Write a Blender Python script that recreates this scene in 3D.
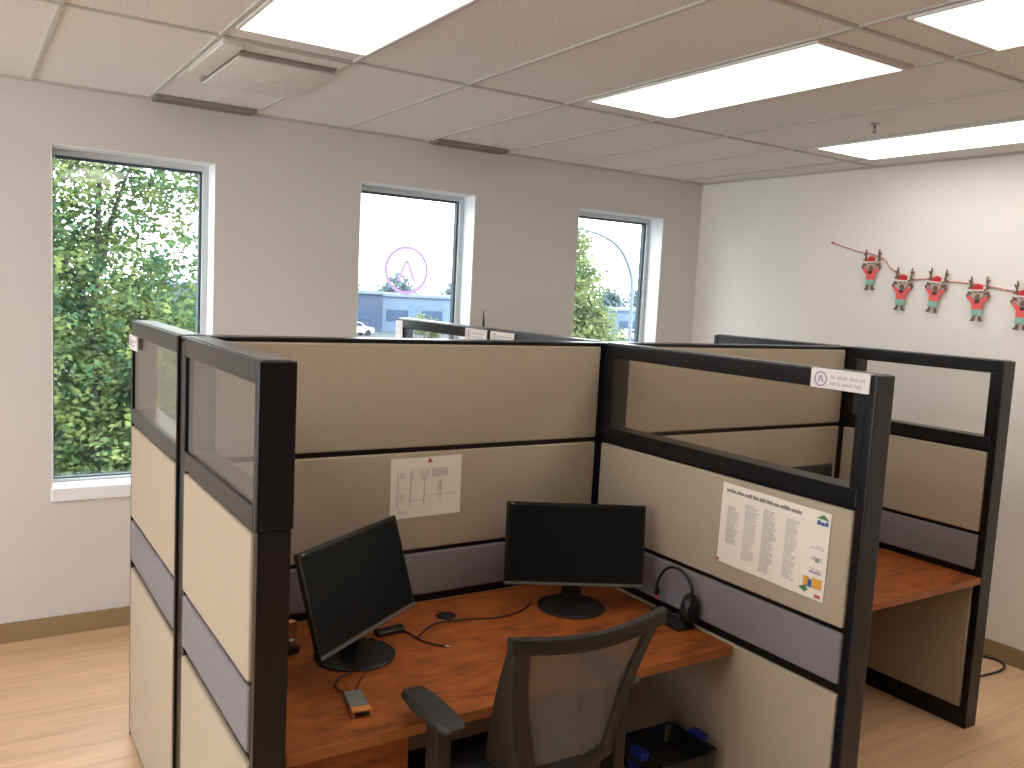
import bpy, bmesh, math, random
from mathutils import Vector, Matrix
for o in list(bpy.data.objects):
    bpy.data.objects.remove(o)
SC = bpy.context.scene
COL = SC.collection
PI = math.pi
random.seed(7)

# ------------------------------------------------------------------ camera, sky, sun, exposure
cam_d = bpy.data.cameras.new('camera')
cam_d.sensor_width = 36.0
cam_d.lens = 865.6 * 36.0 / 1024.0
cam_d.clip_start = 0.05
cam_d.clip_end = 500
cam = bpy.data.objects.new('camera', cam_d)
COL.objects.link(cam)
_yaw, _pit, _rol = math.radians(32.8135), math.radians(5.9353), math.radians(3.0018)
_f = Vector((math.sin(_yaw) * math.cos(_pit), math.cos(_yaw) * math.cos(_pit), -math.sin(_pit)))
_r0 = Vector((math.cos(_yaw), -math.sin(_yaw), 0))
_u0 = _r0.cross(_f)
_r = _r0 * math.cos(_rol) + _u0 * math.sin(_rol)
_u = _u0 * math.cos(_rol) - _r0 * math.sin(_rol)
_m = Matrix((_r, _u, -_f)).transposed().to_4x4()
_m.translation = Vector((0, 0, 1.81))
cam.matrix_world = _m
SC.camera = cam

world = bpy.data.worlds.new('sky')
SC.world = world
world.use_nodes = True
_bg = world.node_tree.nodes['Background']
_bg.inputs['Color'].default_value = (0.93, 0.97, 1.0, 1)
_bg.inputs['Strength'].default_value = 7.0

sun_d = bpy.data.lights.new('sun', 'SUN')
sun_d.energy = 9.0
sun_d.angle = math.radians(1.0)
sun_d.color = (1.0, 0.93, 0.80)
sun = bpy.data.objects.new('sun', sun_d)
COL.objects.link(sun)
sun.rotation_euler = Vector((-0.55, 0.45, -0.75)).to_track_quat('-Z', 'Y').to_euler()

SC.view_settings.view_transform = 'Standard'
SC.view_settings.look = 'None'
SC.view_settings.gamma = 1.0
SC.view_settings.use_curve_mapping = False
SC.view_settings.exposure = 0.0
LAMP = 4.1                      # radiance of the ceiling lamps

# ------------------------------------------------------------------ materials
def new_mat(name):
    m = bpy.data.materials.new(name)
    m.use_nodes = True
    nt = m.node_tree
    return m, nt, nt.nodes['Principled BSDF']

def lin(c):
    return tuple(((v / 255) / 12.92 if v / 255 <= 0.04045 else ((v / 255 + 0.055) / 1.055) ** 2.4) for v in c) + (1,)

def mat(name, col, rough=0.6, metal=0.0, spec=0.5, var=0.0, scale=8.0, stretch=(1, 1, 1), bump=0.0, bscale=200.0, detail=4.0):
    """plain procedural material: a colour with a little noise in it and a fine bump; col is linear rgb"""
    m, nt, p = new_mat(name)
    p.inputs['Roughness'].default_value = rough
    p.inputs['Metallic'].default_value = metal
    p.inputs['Specular IOR Level'].default_value = spec
    c = tuple(col[:3]) + (1,)
    p.inputs['Base Color'].default_value = c
    tc = nt.nodes.new('ShaderNodeTexCoord')
    mp = nt.nodes.new('ShaderNodeMapping')
    mp.inputs['Scale'].default_value = stretch
    nt.links.new(tc.outputs['Object'], mp.inputs['Vector'])
    if var:
        n = nt.nodes.new('ShaderNodeTexNoise')
        n.inputs['Scale'].default_value = scale
        n.inputs['Detail'].default_value = detail
        nt.links.new(mp.outputs['Vector'], n.inputs['Vector'])
        r = nt.nodes.new('ShaderNodeValToRGB')
        r.color_ramp.elements[0].position = 0.3
        r.color_ramp.elements[1].position = 0.7
        r.color_ramp.elements[0].color = tuple(v * (1 - var) for v in c[:3]) + (1,)
        r.color_ramp.elements[1].color = tuple(min(1, v * (1 + var)) for v in c[:3]) + (1,)
        nt.links.new(n.outputs['Fac'], r.inputs['Fac'])
        nt.links.new(r.outputs['Color'], p.inputs['Base Color'])
    if bump:
        n2 = nt.nodes.new('ShaderNodeTexNoise')
        n2.inputs['Scale'].default_value = bscale
        n2.inputs['Detail'].default_value = 2
        nt.links.new(tc.outputs['Object'], n2.inputs['Vector'])
        b = nt.nodes.new('ShaderNodeBump')
        b.inputs['Strength'].default_value = bump
        b.inputs['Distance'].default_value = 0.002
        nt.links.new(n2.outputs['Fac'], b.inputs['Height'])
        nt.links.new(b.outputs['Normal'], p.inputs['Normal'])
    return m

def glass_mat(name, tint=(0.97, 0.98, 0.98), f0=0.04, extra=None):
    """thin pane: transparent, with a mirror share that rises towards grazing view"""
    m, nt, p = new_mat(name)
    nt.nodes.remove(p)
    out = nt.nodes['Material Output']
    lw = nt.nodes.new('ShaderNodeLayerWeight')
    lw.inputs['Blend'].default_value = 0.5
    pw = nt.nodes.new('ShaderNodeMath'); pw.operation = 'POWER'; pw.inputs[1].default_value = 5.0
    nt.links.new(lw.outputs['Facing'], pw.inputs[0])
    ma = nt.nodes.new('ShaderNodeMath'); ma.operation = 'MULTIPLY_ADD'
    ma.inputs[1].default_value = 1 - f0; ma.inputs[2].default_value = f0
    nt.links.new(pw.outputs[0], ma.inputs[0])
    tr = nt.nodes.new('ShaderNodeBsdfTransparent'); tr.inputs['Color'].default_value = tint + (1,)
    gl = nt.nodes.new('ShaderNodeBsdfGlossy'); gl.inputs['Roughness'].default_value = 0.02
    mx = nt.nodes.new('ShaderNodeMixShader')
    nt.links.new(ma.outputs[0], mx.inputs[0])
    nt.links.new(tr.outputs[0], mx.inputs[1])
    nt.links.new(gl.outputs[0], mx.inputs[2])
    nt.links.new(mx.outputs[0], out.inputs['Surface'])
    return m

def mesh_fabric_mat(name, col, cover):
    """open weave: a share of threads, a share of holes"""
    m, nt, p = new_mat(name)
    out = nt.nodes['Material Output']
    p.inputs['Base Color'].default_value = col + (1,)
    p.inputs['Roughness'].default_value = 0.7
    tr = nt.nodes.new('ShaderNodeBsdfTransparent')
    mx = nt.nodes.new('ShaderNodeMixShader')
    mx.inputs[0].default_value = cover
    nt.links.new(tr.outputs[0], mx.inputs[1])
    nt.links.new(p.outputs[0], mx.inputs[2])
    nt.links.new(mx.outputs[0], out.inputs['Surface'])
    return m

def emit_mat(name, col, s):
    m, nt, p = new_mat(name)
    p.inputs['Base Color'].default_value = (0.9, 0.9, 0.9, 1)
    p.inputs['Emission Color'].default_value = col + (1,)
    p.inputs['Emission Strength'].default_value = s
    return m

def wood_mat(name, c0, c1, c2, stretch, rough=0.35, scale=3.0):
    m, nt, p = new_mat(name)
    tc = nt.nodes.new('ShaderNodeTexCoord')
    mp = nt.nodes.new('ShaderNodeMapping'); mp.inputs['Scale'].default_value = stretch
    nt.links.new(tc.outputs['Object'], mp.inputs['Vector'])
    n = nt.nodes.new('ShaderNodeTexNoise')
    n.inputs['Scale'].default_value = scale; n.inputs['Detail'].default_value = 8; n.inputs['Roughness'].default_value = 0.65
    n.inputs['Distortion'].default_value = 0.6
    nt.links.new(mp.outputs['Vector'], n.inputs['Vector'])
    r = nt.nodes.new('ShaderNodeValToRGB')
    r.color_ramp.elements[0].position = 0.28; r.color_ramp.elements[0].color = c0 + (1,)
    r.color_ramp.elements[1].position = 0.75; r.color_ramp.elements[1].color = c2 + (1,)
    e = r.color_ramp.elements.new(0.5); e.color = c1 + (1,)
    nt.links.new(n.outputs['Fac'], r.inputs['Fac'])
    nt.links.new(r.outputs['Color'], p.inputs['Base Color'])
    p.inputs['Roughness'].default_value = rough
    p.inputs['Specular IOR Level'].default_value = 0.3
    return m

def floor_mat():
    m, nt, p = new_mat('floor_planks')
    tc = nt.nodes.new('ShaderNodeTexCoord')
    br = nt.nodes.new('ShaderNodeTexBrick')
    br.offset = 0.37
    br.inputs['Scale'].default_value = 1.0
    br.inputs['Brick Width'].default_value = 1.22
    br.inputs['Row Height'].default_value = 0.152
    br.inputs['Mortar Size'].default_value = 0.0012
    br.inputs['Mortar Smooth'].default_value = 0.2
    br.inputs['Bias'].default_value = -0.1
    br.inputs['Color1'].default_value = FL[0] + (1,)
    br.inputs['Color2'].default_value = FL[1] + (1,)
    br.inputs['Mortar'].default_value = FL[2] + (1,)
    nt.links.new(tc.outputs['Object'], br.inputs['Vector'])
    mp = nt.nodes.new('ShaderNodeMapping'); mp.inputs['Scale'].default_value = (0.7, 9, 1)
    nt.links.new(tc.outputs['Object'], mp.inputs['Vector'])
    n = nt.nodes.new('ShaderNodeTexNoise'); n.inputs['Scale'].default_value = 2.2; n.inputs['Detail'].default_value = 7
    n.inputs['Distortion'].default_value = 0.8
    nt.links.new(mp.outputs['Vector'], n.inputs['Vector'])
    r = nt.nodes.new('ShaderNodeValToRGB')
    r.color_ramp.elements[0].position = 0.3; r.color_ramp.elements[0].color = (0.84, 0.82, 0.80, 1)
    r.color_ramp.elements[1].position = 0.7; r.color_ramp.elements[1].color = (1.06, 1.06, 1.06, 1)
    nt.links.new(n.outputs['Fac'], r.inputs['Fac'])
    mx = nt.nodes.new('ShaderNodeMix'); mx.data_type = 'RGBA'; mx.blend_type = 'MULTIPLY'
    mx.inputs['Factor'].default_value = 1.0
    nt.links.new(br.outputs['Color'], mx.inputs[6]); nt.links.new(r.outputs['Color'], mx.inputs[7])
    nt.links.new(mx.outputs[2], p.inputs['Base Color'])
    p.inputs['Roughness'].default_value = 0.42
    return m

def tile_mat():
    m, nt, p = new_mat('acoustic_tile')
    tc = nt.nodes.new('ShaderNodeTexCoord')
    n = nt.nodes.new('ShaderNodeTexNoise'); n.inputs['Scale'].default_value = 115; n.inputs['Detail'].default_value = 3
    nt.links.new(tc.outputs['Object'], n.inputs['Vector'])
    r = nt.nodes.new('ShaderNodeValToRGB')
    r.color_ramp.elements[0].position = 0.36; r.color_ramp.elements[0].color = tuple(v * 0.84 for v in CEIL) + (1,)
    r.color_ramp.elements[1].position = 0.50; r.color_ramp.elements[1].color = CEIL + (1,)
    nt.links.new(n.outputs['Fac'], r.inputs['Fac'])
    nt.links.new(r.outputs['Color'], p.inputs['Base Color'])
    p.inputs['Roughness'].default_value = 0.9
    b = nt.nodes.new('ShaderNodeBump'); b.inputs['Strength'].default_value = 0.3; b.inputs['Distance'].default_value = 0.003
    nt.links.new(n.outputs['Fac'], b.inputs['Height']); nt.links.new(b.outputs['Normal'], p.inputs['Normal'])
    return m

def leaf_mat(name, c0, c1, trans=0.35):
    m, nt, p = new_mat(name)
    nt.nodes.remove(p)
    out = nt.nodes['Material Output']
    tc = nt.nodes.new('ShaderNodeTexCoord')
    n = nt.nodes.new('ShaderNodeTexNoise'); n.inputs['Scale'].default_value = 2.5; n.inputs['Detail'].default_value = 3
    nt.links.new(tc.outputs['Object'], n.inputs['Vector'])
    r = nt.nodes.new('ShaderNodeValToRGB')
    r.color_ramp.elements[0].position = 0.35; r.color_ramp.elements[0].color = c0 + (1,)
    r.color_ramp.elements[1].position = 0.65; r.color_ramp.elements[1].color = c1 + (1,)
    nt.links.new(n.outputs['Fac'], r.inputs['Fac'])
    d = nt.nodes.new('ShaderNodeBsdfDiffuse'); t = nt.nodes.new('ShaderNodeBsdfTranslucent')
    nt.links.new(r.outputs['Color'], d.inputs['Color']); nt.links.new(r.outputs['Color'], t.inputs['Color'])
    mx = nt.nodes.new('ShaderNodeMixShader'); mx.inputs[0].default_value = trans
    nt.links.new(d.outputs[0], mx.inputs[1]); nt.links.new(t.outputs[0], mx.inputs[2])
    nt.links.new(mx.outputs[0], out.inputs['Surface'])
    return m

FL = ((0.72, 0.47, 0.285), (0.64, 0.41, 0.245), (0.48, 0.29, 0.165))
CEIL = (0.75, 0.73, 0.69)
M = dict(
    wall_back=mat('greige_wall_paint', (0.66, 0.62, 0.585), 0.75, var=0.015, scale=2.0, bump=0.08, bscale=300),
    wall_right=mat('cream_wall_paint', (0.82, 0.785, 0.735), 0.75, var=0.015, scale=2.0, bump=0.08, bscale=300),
    wall_front=mat('taupe_wall_paint', (0.26, 0.235, 0.21), 0.75, var=0.015, scale=2.0, bump=0.08, bscale=300),  # unseen wall; tone kept dark to hold back light inside the cubicles
    reveal=mat('white_trim_paint', (0.85, 0.86, 0.87), 0.5, var=0.01),
    base=mat('brown_vinyl_base', (0.30, 0.205, 0.105), 0.5, var=0.06, scale=4),
    grid=mat('painted_grid_metal', (0.50, 0.49, 0.44), 0.6, var=0.02),
    diffuser=emit_mat('lamp_diffuser', (1.0, 0.965, 0.89), LAMP),
    lampframe=mat('lamp_frame_white', (0.8, 0.79, 0.75), 0.4, var=0.02),
    ventwhite=mat('vent_white_metal', (0.70, 0.675, 0.62), 0.4, var=0.02),
    ventdark=mat('vent_dark_slot', (0.24, 0.22, 0.19), 0.6, var=0.05),
    fabric=mat('tan_panel_fabric', (0.405, 0.330, 0.248), 0.9, spec=0.2, var=0.02, scale=60, bump=0.35, bscale=700),
    grey=mat('grey_panel_fabric', (0.205, 0.185, 0.20), 0.85, spec=0.25, var=0.02, scale=60, bump=0.35, bscale=700),
    black=mat('black_frame_metal', (0.006, 0.006, 0.0075), 0.30, spec=0.35, var=0.1, scale=30),
    cap=mat('sheen_cap_metal', (0.085, 0.085, 0.088), 0.28, var=0.05),  # lighter than the frame, standing in for reflections along the tops
    glass=glass_mat('partition_glass', (0.965, 0.96, 0.95)),
    wglass=glass_mat('window_glass', (0.98, 0.99, 1.0)),
    alu=mat('window_frame_metal', (0.58, 0.61, 0.62), 0.4, metal=0.2, var=0.03),
    gasket=mat('window_gasket', (0.05, 0.08, 0.10), 0.5, var=0.05),
    cherry=wood_mat('cherry_laminate', (0.10, 0.024, 0.006), (0.27, 0.068, 0.014), (0.41, 0.120, 0.027), (1.8, 5, 5), 0.42, 4.5),
    cherry_edge=wood_mat('cherry_edge_band', (0.22, 0.068, 0.016), (0.28, 0.092, 0.024), (0.33, 0.11, 0.030), (2, 10, 10), 0.4),
    plastic=mat('black_plastic', (0.010, 0.010, 0.011), 0.38, spec=0.35, var=0.1, scale=30),
    screen=mat('monitor_screen', (0.006, 0.008, 0.009), 0.35, spec=0.2, var=0.05),
    silver=mat('silver_plastic', (0.40, 0.40, 0.40), 0.35, metal=0.5, var=0.03),
    bezel=mat('grey_bezel_strip', (0.12, 0.115, 0.11), 0.4, var=0.05),
    chairframe=mat('chair_frame_plastic', (0.018, 0.0145, 0.011), 0.42, spec=0.3, var=0.08, scale=20),
    armpad=mat('arm_pad_rubber', (0.027, 0.025, 0.023), 0.6, spec=0.3, var=0.06, scale=30),
    chairmesh=mesh_fabric_mat('chair_back_mesh', (0.165, 0.158, 0.145), 0.58),
    seatfab=mat('black_seat_fabric', (0.02, 0.02, 0.021), 0.9, var=0.1, scale=80, bump=0.3, bscale=500),
    paper=mat('white_paper', (0.80, 0.735, 0.64), 0.7, var=0.02, scale=6),
    print_grey=mat('grey_print', (0.52, 0.47, 0.43), 0.8, var=0.08),
    print_dark=mat('dark_print', (0.28, 0.24, 0.21), 0.8, var=0.08),
    print_mauve=mat('mauve_print', (0.60, 0.54, 0.52), 0.8, var=0.05),
    print_red=mat('red_print', (0.55, 0.09, 0.06), 0.7, var=0.05),
    print_orange=mat('orange_print', (0.70, 0.33, 0.05), 0.7, var=0.08),
    print_blue=mat('blue_print', (0.05, 0.12, 0.32), 0.7, var=0.05),
    print_green=mat('green_print', (0.08, 0.22, 0.09), 0.7, var=0.05),
    print_purple=mat('purple_print', (0.25, 0.14, 0.30), 0.7, var=0.05),
    decal=leaf_mat('purple_vinyl', (0.60, 0.49, 0.66), (0.61, 0.50, 0.67), 0.9),
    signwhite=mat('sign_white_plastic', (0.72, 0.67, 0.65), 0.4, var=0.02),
    blue=mat('blue_bin_plastic', (0.010, 0.022, 0.22), 0.4, var=0.06),
    bag=mat('black_bin_bag', (0.012, 0.012, 0.012), 0.28, var=0.2, scale=20),
    orange=mat('orange_plastic', (0.55, 0.20, 0.05), 0.5, var=0.05),
    greybox=mat('grey_adapter_metal', (0.16, 0.16, 0.155), 0.45, metal=0.2, var=0.05),
    redspot=mat('red_plastic', (0.50, 0.05, 0.04), 0.5, var=0.05),
    cable=mat('black_cable', (0.015, 0.013, 0.012), 0.5, var=0.1),
    woodblock=mat('small_wood_block', (0.45, 0.20, 0.07), 0.5, var=0.15, scale=40),
    felt_red=mat('red_felt', (0.80, 0.13, 0.12), 0.95, var=0.06, scale=80),
    felt_hat=mat('hat_red_felt', (0.60, 0.035, 0.035), 0.95, var=0.06, scale=80),
    felt_teal=mat('teal_felt', (0.27, 0.50, 0.43), 0.95, var=0.06, scale=80),
    felt_brown=mat('brown_felt', (0.17, 0.105, 0.075), 0.95, var=0.12, scale=80),
    felt_tan=mat('tan_felt', (0.52, 0.40, 0.33), 0.95, var=0.1, scale=80),
    felt_white=mat('white_felt', (0.8, 0.74, 0.68), 0.95, var=0.04, scale=80),
    felt_dark=mat('dark_felt', (0.07, 0.045, 0.04), 0.95, var=0.1, scale=80),
    string=mat('red_and_white_string', (0.66, 0.30, 0.26), 0.9, var=0.5, scale=90),
    leaf_a=leaf_mat('maple_sun_shade_leaves', (0.046, 0.110, 0.068), (0.168, 0.22, 0.075)),  # shaded blue-green and sunlit yellow-green painted into one leaf colour
    leaf_b=leaf_mat('yellow_green_leaves', (0.095, 0.165, 0.085), (0.21, 0.235, 0.095)),
    leaf_c=leaf_mat('hazy_leaves', (0.10, 0.16, 0.19), (0.14, 0.20, 0.21)),  # blue-grey haze of distance mixed into the leaf colour
    bark=mat('tree_bark', (0.035, 0.03, 0.026), 0.9, var=0.25, scale=6),
    plant=mat('plant_leaf', (0.04, 0.11, 0.03), 0.5, var=0.3, scale=20),
    pot=mat('clay_pot', (0.35, 0.16, 0.09), 0.7, var=0.08),
    soil=mat('potting_soil', (0.03, 0.02, 0.014), 0.95, var=0.3, scale=40),
    bld_a=mat('blue_grey_cladding', (0.019, 0.040, 0.085), 0.6, var=0.06, scale=0.5),
    bld_b=mat('pale_blue_cladding', (0.068, 0.120, 0.190), 0.6, var=0.06, scale=0.5),
    bld_roof=mat('building_fascia', (0.10, 0.15, 0.21), 0.6, var=0.03, scale=0.5),
    bld_win=mat('building_window', (0.02, 0.045, 0.10), 0.2, var=0.05),
    asphalt=mat('asphalt', (0.030, 0.045, 0.060), 0.9, var=0.1, scale=0.3),
    carwhite=mat('white_car_paint', (0.40, 0.42, 0.45), 0.3, var=0.01),
    lamppost=mat('lamp_post_metal', (0.10, 0.14, 0.16), 0.5, var=0.05),
    floor=floor_mat(), tile=tile_mat(),
)

# ------------------------------------------------------------------ mesh helpers
class MB:
    def __init__(s):
        s.bm = bmesh.new()
    def box(s, x0, x1, y0, y1, z0, z1, bev=0.0, seg=2, rot=None, piv=None):
        b = bmesh.new()
        bmesh.ops.create_cube(b, size=1.0)
        for v in b.verts:
            v.co = Vector(((x0 + x1) / 2 + v.co.x * (x1 - x0), (y0 + y1) / 2 + v.co.y * (y1 - y0), (z0 + z1) / 2 + v.co.z * (z1 - z0)))
        if bev:
            bmesh.ops.bevel(b, geom=list(b.edges), offset=bev, segments=seg, affect='EDGES', profile=0.6)
        if rot is not None:
            pv = Vector(piv or (0, 0, 0))
            for v in b.verts:
                v.co = rot @ (v.co - pv) + pv
        s.add(b)
        return s
    def add(s, b):
        me = bpy.data.meshes.new('tmp'); b.to_mesh(me); b.free()
        s.bm.from_mesh(me); bpy.data.meshes.remove(me)
    def cyl(s, p0, p1, r0, r1=None, n=24, caps=True):
        p0, p1 = Vector(p0), Vector(p1)
        r1 = r0 if r1 is None else r1
        d = (p1 - p0); L = d.length
        q = d.to_track_quat('Z', 'Y').to_matrix()
        rings = []
        for p, r in ((p0, r0), (p1, r1)):
            rings.append([s.bm.verts.new(p + q @ Vector((math.cos(2 * PI * k / n) * r, math.sin(2 * PI * k / n) * r, 0))) for k in range(n)])
        for k in range(n):
            s.bm.faces.new((rings[0][k], rings[0][(k + 1) % n], rings[1][(k + 1) % n], rings[1][k]))
        if caps:
            s.bm.faces.new(rings[0][::-1]); s.bm.faces.new(rings[1])
        return s
    def lathe(s, prof, n=32, c=(0, 0, 0)):
        """prof: (radius, z) list, revolved about z at c"""
        rings = []
        for r, z in prof:
            rings.append([s.bm.verts.new((c[0] + math.cos(2 * PI * k / n) * max(r, 1e-4), c[1] + math.sin(2 * PI * k / n) * max(r, 1e-4), c[2] + z)) for k in range(n)])
        for a, b in zip(rings, rings[1:]):
            for k in range(n):
                s.bm.faces.new((a[k], a[(k + 1) % n], b[(k + 1) % n], b[k]))
        s.bm.faces.new(rings[0][::-1]); s.bm.faces.new(rings[-1])
        return s
    def tube(s, pts, r, n=8, smooth=3):
        pts = [Vector(p) for p in pts]
        if smooth and len(pts) > 2:
            q = []
            P = [pts[0]] + pts + [pts[-1]]
            for i in range(1, len(P) - 2):
                for k in range(smooth + 1):
                    t = k / (smooth + 1)
                    a, b, c, d = P[i - 1], P[i], P[i + 1], P[i + 2]
                    q.append(0.5 * ((2 * b) + (c - a) * t + (2 * a - 5 * b + 4 * c - d) * t * t + (3 * b - a - 3 * c + d) * t ** 3))
            q.append(pts[-1]); pts = q
        rr = r if callable(r) else (lambda t: r)
        rings = []
        up = Vector((0.123, 0.31, 0.94)).normalized()
        for i, p in enumerate(pts):
            d = (pts[min(i + 1, len(pts) - 1)] - pts[max(i - 1, 0)]).normalized()
            a = d.cross(up)
            if a.length < 1e-4: a = d.cross(Vector((1, 0, 0)))
            a.normalize(); b = d.cross(a).normalized(); up = -b if (-b).dot(up) > 0 else b
            R = rr(i / (len(pts) - 1))
            rings.append([s.bm.verts.new(p + a * math.cos(2 * PI * k / n) * R + b * math.sin(2 * PI * k / n) * R) for k in range(n)])
        for a, b in zip(rings, rings[1:]):
            for k in range(n):
                s.bm.faces.new((a[k], a[(k + 1) % n], b[(k + 1) % n], b[k]))
        s.bm.faces.new(rings[0][::-1]); s.bm.faces.new(rings[-1])
        return s
    def prism(s, poly, h, fr=None):
        """extrude a 2-d outline (u,v) by h along w; fr maps (u,v,w) to a point"""
        fr = fr or (lambda u, v, w: (u, v, w))
        a = [s.bm.verts.new(fr(u, v, 0)) for u, v in poly]
        b = [s.bm.verts.new(fr(u, v, h)) for u, v in poly]
        n = len(poly)
        s.bm.faces.new(a[::-1]); s.bm.faces.new(b)
        for k in range(n):
            s.bm.faces.new((a[k], a[(k + 1) % n], b[(k + 1) % n], b[k]))
        return s
    def loft(s, secs, closed=True, caps=True):
        """secs: list of equally long point loops"""
        rings = [[s.bm.verts.new(p) for p in sec] for sec in secs]
        n = len(rings[0])
        for a, b in zip(rings, rings[1:]):
            for k in range(n if closed else n - 1):
                s.bm.faces.new((a[k], a[(k + 1) % n], b[(k + 1) % n], b[k]))
        if caps and closed:
            s.bm.faces.new(rings[0][::-1]); s.bm.faces.new(rings[-1])
        return s
    def build(s, name, material, parent=None, smooth=False, label=None, kind=None):
        bmesh.ops.recalc_face_normals(s.bm, faces=list(s.bm.faces))
        me = bpy.data.meshes.new(name)
        s.bm.to_mesh(me); s.bm.free()
        me.materials.append(material)
        if smooth:
            for p in me.polygons: p.use_smooth = True
            try:
                me.set_sharp_from_angle(angle=math.radians(40))
            except Exception:
                pass
        o = bpy.data.objects.new(name, me)
        COL.objects.link(o)
        if parent is not None: o.parent = parent
        if label: o['label'] = label
        if kind: o['kind'] = kind
        return o

def thing(name, label, cat, loc=(0, 0, 0), rz=0.0, group=None):
    o = bpy.data.objects.new(name, None)
    o.empty_display_size = 0.1
    COL.objects.link(o)
    o.location = loc; o.rotation_euler = (0, 0, rz)
    o['label'] = label; o['category'] = cat
    if group: o['group'] = group
    return o

def tag(o, label, cat, group=None, kind=None):
    o['label'] = label; o['category'] = cat
    if group: o['group'] = group
    if kind: o['kind'] = kind
    return o

def struct(o):
    o['kind'] = 'structure'
    return o

# ------------------------------------------------------------------ room shell
YB, XC, XN = 4.69, 4.585, 4.69          # window wall; right wall at the corner and at Y=1.5
XL, YF = -3.3, -3.6
ZC = 2.67
def xr(y):
    return XC + (YB - y) * (XN - XC) / (YB - 1.5)

struct(MB().box(XL - 0.15, 5.3, YF - 0.15, YB + 0.2, -0.12, 0.0).build('floor', M['floor']))
WIN = [(0.381, 1.136), (1.937, 2.69), (3.479, 4.232)]
WZ0, WZ1 = 0.735, 2.40
WT = 0.21
w = MB()
xs = [XL - 0.15] + [v for a in WIN for v in a] + [5.3]
for i in range(0, len(xs), 2):
    w.box(xs[i], xs[i + 1], YB, YB + WT, 0, ZC + 0.25)
for a, b in WIN:
    w.box(a, b, YB, YB + WT, 0, WZ0 - 0.005); w.box(a, b, YB, YB + WT, WZ1, ZC + 0.25)
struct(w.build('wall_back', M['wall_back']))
def wallpoly(pts, name, m):
    struct(MB().prism(pts, ZC + 0.25).build(name, m))
wallpoly([(XC, YB), (xr(YF), YF), (xr(YF) + 0.15, YF), (XC + 0.15, YB)], 'wall_right', M['wall_right'])
w = MB()
LW = [(-0.4, 1.4), (1.6, 4.2)]       # unseen side windows, added to let daylight in from the left
ys = [YF] + [v for a in LW for v in a] + [YB]
for i in range(0, len(ys), 2):
    w.box(XL - 0.15, XL, ys[i], ys[i + 1], 0, ZC + 0.25)
for a, b in LW:
    w.box(XL - 0.15, XL, a, b, 0, 0.45); w.box(XL - 0.15, XL, a, b, 2.55, ZC + 0.25)
struct(w.build('wall_left', M['wall_right']))
for i, (a, b) in enumerate(LW):  # frames and panes of the added side windows
    wd = bpy.data.objects.new('window_%d' % (i + 4), None); COL.objects.link(wd); wd['kind'] = 'structure'
    wd.location = (XL - 0.1, (a + b) / 2, 0.45)
    hw, t, H = (b - a) / 2, 0.04, 2.10
    MB().box(-0.03, 0.03, -hw, -hw + t, 0, H).box(-0.03, 0.03, hw - t, hw, 0, H).box(-0.03, 0.03, -hw + t, hw - t, 0, t).box(-0.03, 0.03, -hw + t, hw - t, H - t, H).build('window_frame', M['alu'], wd)
    MB().box(-0.003, 0.003, -hw + t, hw - t, t, H - t).build('window_pane', M['wglass'], wd)
wallpoly([(XL - 0.15, YF), (XL - 0.15, YF - 0.15), (5.3, YF - 0.15), (5.3, YF)], 'wall_front', M['wall_front'])
# baseboards
struct(MB().box(XL, XC - 0.012, YB - 0.012, YB, 0, 0.098, 0.003).build('baseboard_back', M['base']))
struct(MB().prism([(XC - 0.012, YB), (xr(YF) - 0.012, YF), (xr(YF), YF), (XC, YB)], 0.098).build('baseboard_right', M['base']))
struct(MB().box(XL, XL + 0.012, YF, YB - 0.012, 0, 0.098, 0.003).build('baseboard_left', M['base']))
# windows
for i, (a, b) in enumerate(WIN):
    wd = bpy.data.objects.new('window_%d' % (i + 1), None); COL.objects.link(wd); wd['kind'] = 'structure'
    wd.location = ((a + b) / 2, YB, WZ0)
    hw = (b - a) / 2; H = WZ1 - WZ0
    f = MB(); t = 0.034; y0, y1 = 0.135, 0.20
    f.box(-hw - 0.012, -hw + 0.018, y0, y1, 0, H, 0.004); f.box(hw - t, hw, y0, y1, 0, H, 0.004)
    f.box(-hw + 0.018, hw - t, y0, y1, 0, 0.026, 0.004); f.box(-hw + 0.018, hw - t, y0, y1, H - t, H, 0.004)
    f.build('window_frame', M['alu'], wd)
    g = MB(); e = 0.012; y0, y1 = 0.150, 0.185
    a0, a1, c0, c1 = -hw + 0.018, hw - t, 0.026, H - t
    g.box(a0, a0 + 0.004, y0, y1, c0, c1); g.box(a1 - e, a1, y0, y1, c0, c1)
    g.box(a0 + 0.004, a1 - e, y0, y1, c0, c0 + 0.007); g.box(a0 + e, a1 - e, y0, y1, c1 - e, c1)
    g.build('gasket', M['gasket'], wd)
    MB().box(a0 + 0.004, a1 - e, 0.164, 0.170, c0 + 0.007, c1 - e).build('window_pane', M['wglass'], wd)
    ln = MB()      # white painted lining of the opening
    ln.box(hw - 0.004, hw, 0.0, 0.135, 0, H); ln.box(-hw, -hw + 0.004, 0.0, 0.135, 0, H); ln.box(-hw, hw, 0, 0.135, H - 0.004, H)
    ln.build('window_lining', M['reveal'], wd)
    MB().box(-hw - 0.004, hw + 0.004, -0.022, -0.0005, -0.052, 0.014, 0.006).box(-hw + 0.005, hw - 0.005, -0.004, 0.134, -0.004, 0.012, 0.003).build('window_sill', M['reveal'], wd)

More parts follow.
